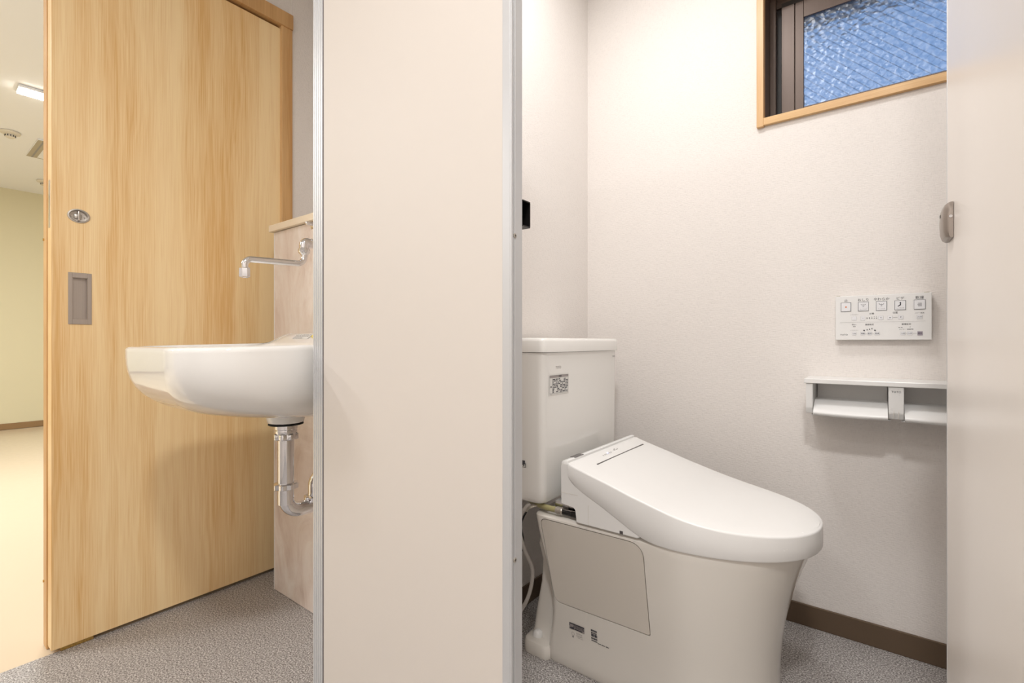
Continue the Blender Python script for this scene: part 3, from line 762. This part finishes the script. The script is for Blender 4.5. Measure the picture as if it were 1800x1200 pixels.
# side covers set in a recess, near and far side alike
def side_y(z, sg=-1): return TY+sg*side_w(z)
def cover_outline(grow=0, n=6):
    # corners in (x,z): rear-top, front-top, front-bottom, rear-bottom
    cs = [(-.698-grow, .3875+grow, .012), (-.4215+grow, .3885+grow, .030), (-.4125+grow, .176-grow, .004), (-.668-grow, .172-grow, .020)]
    pts = []
    for i in range(4):
        p = Vector(cs[i][:2]); a = Vector(cs[i-1][:2]); b = Vector(cs[(i+1) % 4][:2]); r = cs[i][2]+max(grow, 0)
        da = (a-p).normalized(); db = (b-p).normalized(); an = da.angle(db); d_ = r/math.tan(an/2)
        s_ = p+da*d_; e_ = p+db*d_; cen = p+(da+db).normalized()*(r/math.sin(an/2))
        v0 = s_-cen; v1 = e_-cen; tot = v0.angle_signed(v1)
        for k in range(n+1):
            t_ = -tot*k/n; pts.append((cen.x+v0.x*math.cos(t_)-v0.y*math.sin(t_), cen.y+v0.x*math.sin(t_)+v0.y*math.cos(t_)))
    return pts
def cover_mesh(grow, d0, d1, sg):
    pts = cover_outline(grow); h = new()
    # subdivide vertically by slicing into a grid following the side slope
    rings = [[(x, side_y(z, sg)-sg*d0, z) for x, z in pts], [(x, side_y(z, sg)-sg*d1, z) for x, z in pts]]
    return loft(h, rings)
bpy.context.view_layer.update()
for sg in (-1, 1):
    me_off = Vector(LO)
    cut = cover_mesh(.0022, -.03, .007, sg); bmesh.ops.translate(cut, verts=cut.verts, vec=-me_off)
    cutbool(body, cut)
    for f_ in body.data.polygons: f_.use_smooth = True
    h = cover_mesh(0, .0002, .0068, sg); bmesh.ops.bevel(h, geom=[e for e in h.edges if abs(e.verts[0].co.y-e.verts[1].co.y) < .02 and len(e.link_faces) == 2 and e.calc_face_angle(0) > 1.2], offset=.0012, segments=2, affect='EDGES')
    lp('side_cover', h, 'cover', smooth=True)
bme = bmesh.new(); bme.from_mesh(body.data)
for e in bme.edges: e.smooth = not (len(e.link_faces) == 2 and e.calc_face_angle(0) > math.radians(38))
bme.to_mesh(body.data); bme.free()
# rear pillar behind the covers + feet
rings = []
for z, xb_, w_ in ((.0, -.772, .150), (.035, -.772, .150), (.045, -.770, .142), (.10, -.765, .137), (.18, -.750, .134), (.24, -.748, .132), (.285, -.760, .134), (.31, -.755, .128), (.34, -.735, .10), (.36, -.72, .07)):
    rings.append([(x, y, z) for x, y in rrect(xb_, TY-w_, -.66, TY+w_, .018)])
lp('rear_pillar', loft(new(), rings), smooth=True)
for sg in (-1, 1):
    yc_ = TY+sg*.148
    rings = []
    for z, g in ((.0, .001), (.004, 0), (.026, 0), (.033, .003), (.036, .009)):
        rings.append([(x, y, z) for x, y in rrect(-.779+g, yc_-.034+g, -.69-g, yc_+.034-g, .024-g*.5)])
    ft = lp('foot', loft(new(), rings), smooth=True)
    h = new(); lathe(h, [(.0145, .0355), (.0145, .040), (.012, .0465), (.007, .0505), (.002, .0518)], (-.746, yc_, 0), 'Z', 24); lp('bolt_cap', h, 'plastic', ft, smooth=True)
# --- printed labels low on the near side
def side_frame(x, z):
    dz = .02; a = Vector((0, side_y(z+dz)-side_y(z), dz)); return frame4((x, side_y(z)-.0013, z), (1, 0, 0), a)
m_ = side_frame(-.628, .113); h = new(); lz_ = new()
flat(h, m_, 0, -.001, .043, .0155)
st = lp('energy_label', h, 'sticker_head')
def up(m_, d_): q = m_.copy(); q.translation += m_.col[2].to_3d()*d_; return q
q = up(m_, .0004); h = new(); flat(h, q, 0, .0125, .043, .0155); flat(h, q, 0, -.001, .003, .0035); flat(h, q, .004, -.001, .013, .0048); flat(h, q, .014, 0, .037, .0028)
for i in range(3):
    x = .012
    while x < .040: l_ = random.uniform(.001, .004); flat(h, q, x, .0045+i*.0026, min(x+l_, .042), .0062+i*.0026); x += l_+.0008
flat(h, q, 0, .006, .002, .012)
lp('label_print', h, 'ink', st)
h = new(); q = side_frame(-.620, .100); arc(h, q, .001, 0, .0045, 0, 360, .0006, 16); flat(h, q, -.0015, -.010, .003, -.006)
q2 = side_frame(-.610, .104); text(h, 'TOTO', .0062, q2, 'LEFT'); q2 = side_frame(-.610, .0985); text(h, 'CS232BM', .0046, q2, 'LEFT'); q2 = side_frame(-.605, .094); text(h, '抗菌  日本製', .0028, q2, 'LEFT')
lp('maker_print', h, 'ink_light')
h = new(); q = side_frame(-.566, .110) @ Matrix.Scale(1.35, 4)
for yy, hh in ((.0135, .0035), (.0095, .0022), (.0035, .005), (-.0015, .0028), (-.0055, .0018)):
    x = 0
    while x < .0115: l_ = random.uniform(.0008, .003); flat(h, q, x, yy, min(x+l_, .0122), yy+hh); x += l_+.0004
x = .0
for x_ in (.013, .021, .029): flat(h, q, x_, -.0068, x_+.0065, -.0055)
lp('date_print', h, 'ink')
# --- tank
tx0, tx1, ty0, ty1 = -.886, -.680, 1.024, 1.465
rings = []
for z, g in ((.4225, .022), (.4235, .015), (.428, .0085), (.438, .0045), (.46, .0030), (.60, .0015), (.8205, 0), (.8207, .004)):
    rings.append([(x, y, z) for x, y in rrect(tx0+g*.3, ty0+g, tx1-g, ty1-g, .020)])
tk = lp('tank', loft(new(), rings), 'porcelain', smooth=True, angle=50)
rings = []
for z, g in ((.8212, .003), (.8222, 0), (.850, -.0005), (.856, .002), (.8590, .007), (.8598, .016)):
    rings.append([(x, y, z) for x, y in rrect(tx0-.002+g, ty0-.004+g, tx1+.005-g, ty1+.004-g, .019)])
lp('tank_lid', loft(new(), rings), 'porcelain', tk, smooth=True, angle=50)
TM = frame4((tx1-.0002, 0, 0), (0, 1, 0), (0, 0, 1))        # tank front: x = world y
def tm(y, z, d_=.0006): q = TM.copy(); q.translation = Vector((tx1+d_, y, z)); return q
q = tm(1.0535, .712); h = new(); flat(h, q, -.003, -.003, .097, .051); sk = lp('caution_sticker', h, 'sticker', tk)
h = new(); flat(h, tm(1.0535, .712, .0009), 0, .0415, .094, .048); lp('sticker_band', h, 'sticker_head', tk)
h = new(); q = tm(1.0535, .712, .0012); text(h, '注意', .0075, tm(1.1045, .7565, .0013))
for i in range(9):
    yy = .0375-i*.0042; x = .014
    while x < .088:
        l_ = random.uniform(.003, .013)
        if random.random() < .82: flat(h, q, x, yy-.0012, min(x+l_, .091), yy+.0011)
        x += l_+random.uniform(.001, .0035)
outline_rect(h, q, 0, 0, .094, .048, .0005); flat(h, q, .0115, .0, .0119, .0415); flat(h, q, .003, .017, .009, .020); lp('sticker_print', h, 'ink', tk)
h = new(); text(h, 'TOTO', .010, tm(1.097, .7805)); lp('faded_logo', h, 'sticker_head', tk)
h = new(); text(h, 'TOTO', .0075, tm(1.437, .8015)); lp('logo', h, 'ink', tk)
q = frame4((-.747, ty0+.0004, .520), (1, 0, 0), (0, 0, 1)); h = new()
for i in range(6):
    for j in range(4):
        if random.random() < .8: flat(h, q, j*.003, i*.0025, j*.003+.0029, i*.0025+.0024)
flat(h, q, 0, -.0035, .012, -.0022); lp('date_print', h, 'ink', tk)
# --- bidet unit body (behind and under the lid)
def side_poly(y0, y1, pts): return loft(new(), [[(x, y0, z) for x, z in pts], [(x, y1, z) for x, z in pts]])
ZT = [(-.64, .5475), (-.618, .5470), (-.60, .541), (-.55, .5265), (-.50, .5125), (-.459, .500), (-.41, .4865), (-.36, .4735), (-.31, .4635), (-.25, .4560), (-.18, .4515), (-.09, .4480)]
unit_pts = [(-.6345, .5380), (-.6300, .5440), (-.605, .5440), (-.585, .530), (-.500, .470), (-.432, .4185), (-.424, .4080), (-.430, .4020), (-.590, .4020), (-.590, .4335), (-.5955, .4395), (-.6335, .4405)]
h = side_poly(TY-.2105, TY+.2105, unit_pts); bmesh.ops.bevel(h, geom=[e for e in h.edges if e.calc_face_angle(0) > .3 or True], offset=.002, segments=2, affect='EDGES')
un = lp('bidet_unit', h, 'plastic', smooth=True)
lp('seam', B((-.556, TY-.2111, .4025), (-.5555, TY-.2080, .452)), 'cover', un); lp('seam', B((-.632, TY-.2111, .4700), (-.585, TY-.2080, .4704)), 'cover', un)
h = new(); box(h, (-.474, TY-.2113, .4035), (-.466, TY-.2080, .4105)); lp('drain_slot', h, 'sensor', un)
# rear top bar of the unit with sensor window
rings = []
for y, g in ((TY-.2095, .004), (TY-.2065, 0), (TY+.2065, 0), (TY+.2095, .004)):
    rings.append([(-.6335+g, y, .500), (-.6335+g, y, .5445-g), (-.6290+g, y, .5495-g), (-.6205, y, .5510-g), (-.6155-g, y, .5495-g), (-.6140-g, y, .500)])
rb = lp('rear_bar', loft(new(), rings), 'plastic', un, smooth=True, angle=40)
h = new(); box(h, (-.6315, TY-.168, .5503), (-.6165, TY-.122, .5514), .0003); lp('sensor_window', h, 'sensor', un)
# --- lid: egg plan, concave top profile and a deep skirt
LXR, LXM, LXF, LW2 = -.612, -.385, -.0925, .2125
def lid_plan(k=0, nf=36, p=2.12):
    """outline inset by k; order: rear near corner -> tip -> rear far corner"""
    out = []
    n1 = 22
    for i in range(n1): out.append((LXR+k+(LXM-LXR-k)*i/n1, -(LW2-k)))
    for i in range(nf+1):
        a = -pi/2+pi*i/nf; ca, sa = math.cos(a), math.sin(a)
        out.append((LXM+(LXF-k-LXM)*abs(ca)**(2/p), (LW2-k)*(1 if sa >= 0 else -1)*abs(sa)**(2/p)))
    for i in range(n1): out.append((LXM+(LXR+k-LXM)*(i+1)/n1, LW2-k))
    return out
def zt(x): return smooth_interp(x, ZT)
def zb(x): return smooth_interp(x, [(-.615, .516), (-.608, .505), (-.595, .4935), (-.517, .4535), (-.47, .4295), (-.4317, .410), (-.40, .4005), (-.34, .3965), (-.09, .3985)])
rings = []
for k, f_ in ((.010, lambda x: zb(x)+.0), (.002, lambda x: zb(x)-.0), (0, lambda x: zb(x)+.003), (0, lambda x: (zb(x)+zt(x))/2), (0, lambda x: zt(x)-.0045), (.0007, lambda x: zt(x)-.0018), (.0024, lambda x: zt(x)-.0003), (.0050, lambda x: zt(x))):
    rings.append([(x, TY+s_, f_(x)) for x, s_ in lid_plan(k)])
base_r = lid_plan(.009)
# the rest of the top: rows across between mirrored outline points
h = new(); R = [[h.verts.new(p) for p in ring] for ring in rings]; n = len(R[0])
for i in range(len(R)-1):
    for j in range(n):
        kk = (j+1) % n; h.faces.new((R[i][j], R[i][kk], R[i+1][kk], R[i+1][j]))
def strip_fill(row, zf):
    half = (n-1)//2; prev = None
    for j in range(half+1):
        a_, b_ = row[j], row[n-1-j]
        if a_ is b_: break
        line = [a_]+[h.verts.new((a_.co.x+(b_.co.x-a_.co.x)*q_/8, a_.co.y+(b_.co.y-a_.co.y)*q_/8, a_.co.z+zf*(1-(2*q_/8-1)**2))) for q_ in range(1, 8)]+[b_]
        if prev:
            for q_ in range(8): h.faces.new((prev[q_], prev[q_+1], line[q_+1], line[q_]))
        prev = line
    if n % 2 == 1: 
        tipv = row[half]
        return prev, tipv
    return prev, None
pv, tv = strip_fill(R[-1], .002)
if tv:
    for q_ in range(8): h.faces.new((pv[q_], pv[q_+1], tv))
h.faces.new([R[0][j] for j in range(n)][::-1])
lid = lp('seat_lid', h, 'plastic', smooth=True, angle=50)
# seam between control strip and lid, indicator lamps, print
def top_frame(x, s_): 
    dz = zt(x+.01)-zt(x-.01); return frame4((x, TY+s_, zt(x)+.0026), (0, 1, 0), (-.02, 0, -dz))
h = new(); box(h, (-.5725, TY-.135, .520), (-.5690, TY+.170, zt(-.571)+.0024), .0003); lp('lid_seam', h, 'sensor', lid)
h = new(); q = top_frame(-.594, -.02)
for i, s_ in enumerate((-.062, -.051, -.043, -.033, -.024, -.014)): flat(h, top_frame(-.590, s_), -.0012, -.0022, .0012, .0022)
for s_ in (.012, .028): flat(h, top_frame(-.592, s_), -.005, -.0006, .006, .0012)
flat(h, top_frame(-.596, .02), -.006, -.0006, .004, .0010)
lp('indicator_print', h, 'ink_light', lid)
h = new(); lathe(h, [(.0016, 0), (.0016, .0006)], (-.5935, TY-.030, zt(-.5935)+.0022), 'Z', 12); lp('indicator_light', h, 'led', lid)
# --- supply hose and connector between tank and bowl
h = new(); tube(h, catmull([(-.80, 1.10, .414), (-.74, 1.065, .4155), (-.69, 1.050, .4155), (-.655, 1.049, .416)], 6), .0075, 14); lp('supply_hose', h, 'olive', smooth=True)
h = new(); lathe(h, [(.0085, -.656), (.0092, -.654), (.0092, -.638), (.0078, -.636)], (0, 1.049, .416), 'X', 20)
for k in range(5): lathe(h, [(.0097, -.653+k*.003), (.0097, -.6515+k*.003)], (0, 1.049, .416), 'X', 20)
lp('hose_nut', h, 'satin', smooth=True)
h = new(); lathe(h, [(.0055, -.638), (.0055, -.612), (.007, -.611), (.007, -.596)], (0, 1.049, .4145), 'X', 16); lp('hose_plug', h, 'black', smooth=True)
h = new(); box(h, (-.672, 1.066, .4025), (-.592, 1.10, .4335), .003); lp('metal_bracket', h, 'chrome', smooth=True)
# --- cables behind the toilet
h = new(); tube(h, catmull([(-.735, 1.045, .4165), (-.745, 1.035, .405), (-.765, 1.03, .36), (-.755, 1.045, .29), (-.745, 1.07, .22), (-.765, 1.06, .13), (-.83, 1.04, .05), (-.885, 1.03, .02)], 8), .0052, 12)
lp('water_hose', h, 'hose', smooth=True)
h = new()
for k in range(4): tube(h, catmull([(-.71, 1.075, .414), (-.735+.004*k, 1.052-.003*k, .412), (-.755+.004*k, 1.047, .400), (-.765+.003*k, 1.058, .388), (-.770, 1.075+.003*k, .395)], 6), .0021, 8)
lp('cable_coil', h, 'cream_cable', smooth=True)
h = new(); tube(h, catmull([(-.760, 1.075, .395), (-.79, 1.08, .34), (-.80, 1.10, .26), (-.85, 1.09, .21), (-.889, 1.06, .20)], 6), .0024, 8); lp('power_cord', h, 'black', smooth=True)

# ============================================================ HALL CEILING FITTINGS
def detector(x, y, lab_):
    d_ = thing('smoke_detector', lab_, 'smoke detector', (x, y, 2.33), 'smoke detectors on the hall ceiling')
    h = new(); lathe(h, [(.052, -.0005), (.055, -.006), (.052, -.014), (.036, -.020), (.030, -.0205)], (0, 0, 0), 'Z', 32); obj('base', h, 'detector', d_, True)
    h = new(); lathe(h, [(.028, -.020), (.026, -.040), (.018, -.045)], (0, 0, 0), 'Z', 24); obj('sensor_head', h, 'detector', d_, True)
    h = new()
    for k in range(12):
        a = 2*pi*k/12; box(h, (.0275*math.cos(a)-.002, .0275*math.sin(a)-.002, -.036), (.0275*math.cos(a)+.002, .0275*math.sin(a)+.002, -.025))
    obj('slot', h, 'ink', d_)
detector(-4.86, .530, 'round smoke detector on the hall ceiling near the ceiling lamp')
detector(-6.10, .885, 'small round detector on the hall ceiling by the yellow wall')
vt = thing('ceiling_grille', 'square ceiling air-conditioning grille in the hall', 'grille', (-5.10, .92, 2.33))
h = new(); box(h, (-.245, -.25, -.010), (.245, .25, -.0005), .002); obj('panel', h, 'ceiling', vt)
h = new(); box(h, (-.243, -.248, -.0125), (.243, -.222, -.010), .001); box(h, (-.243, -.212, -.0125), (.243, -.190, -.010), .001); box(h, (-.245, -.25, -.0118), (-.237, .25, -.010)); obj('frame', h, 'grille', vt)
h = new(); box(h, (-.243, -.222, -.0122), (.243, -.212, -.0101)); obj('slot', h, 'ink_light', vt)
cl = thing('ceiling_light', 'bright slim rectangular lamp on the hall ceiling', 'ceiling light', (-3.96, .80, 2.33))
h = new(); box(h, (-.055, -.34, -.018), (.055, .34, -.0005), .004); obj('housing', h, 'ceiling', cl, True)
h = new(); box(h, (-.050, -.335, -.0235), (.050, .335, -.018), .002); obj('diffuser', h, 'lamp_face', cl, True)
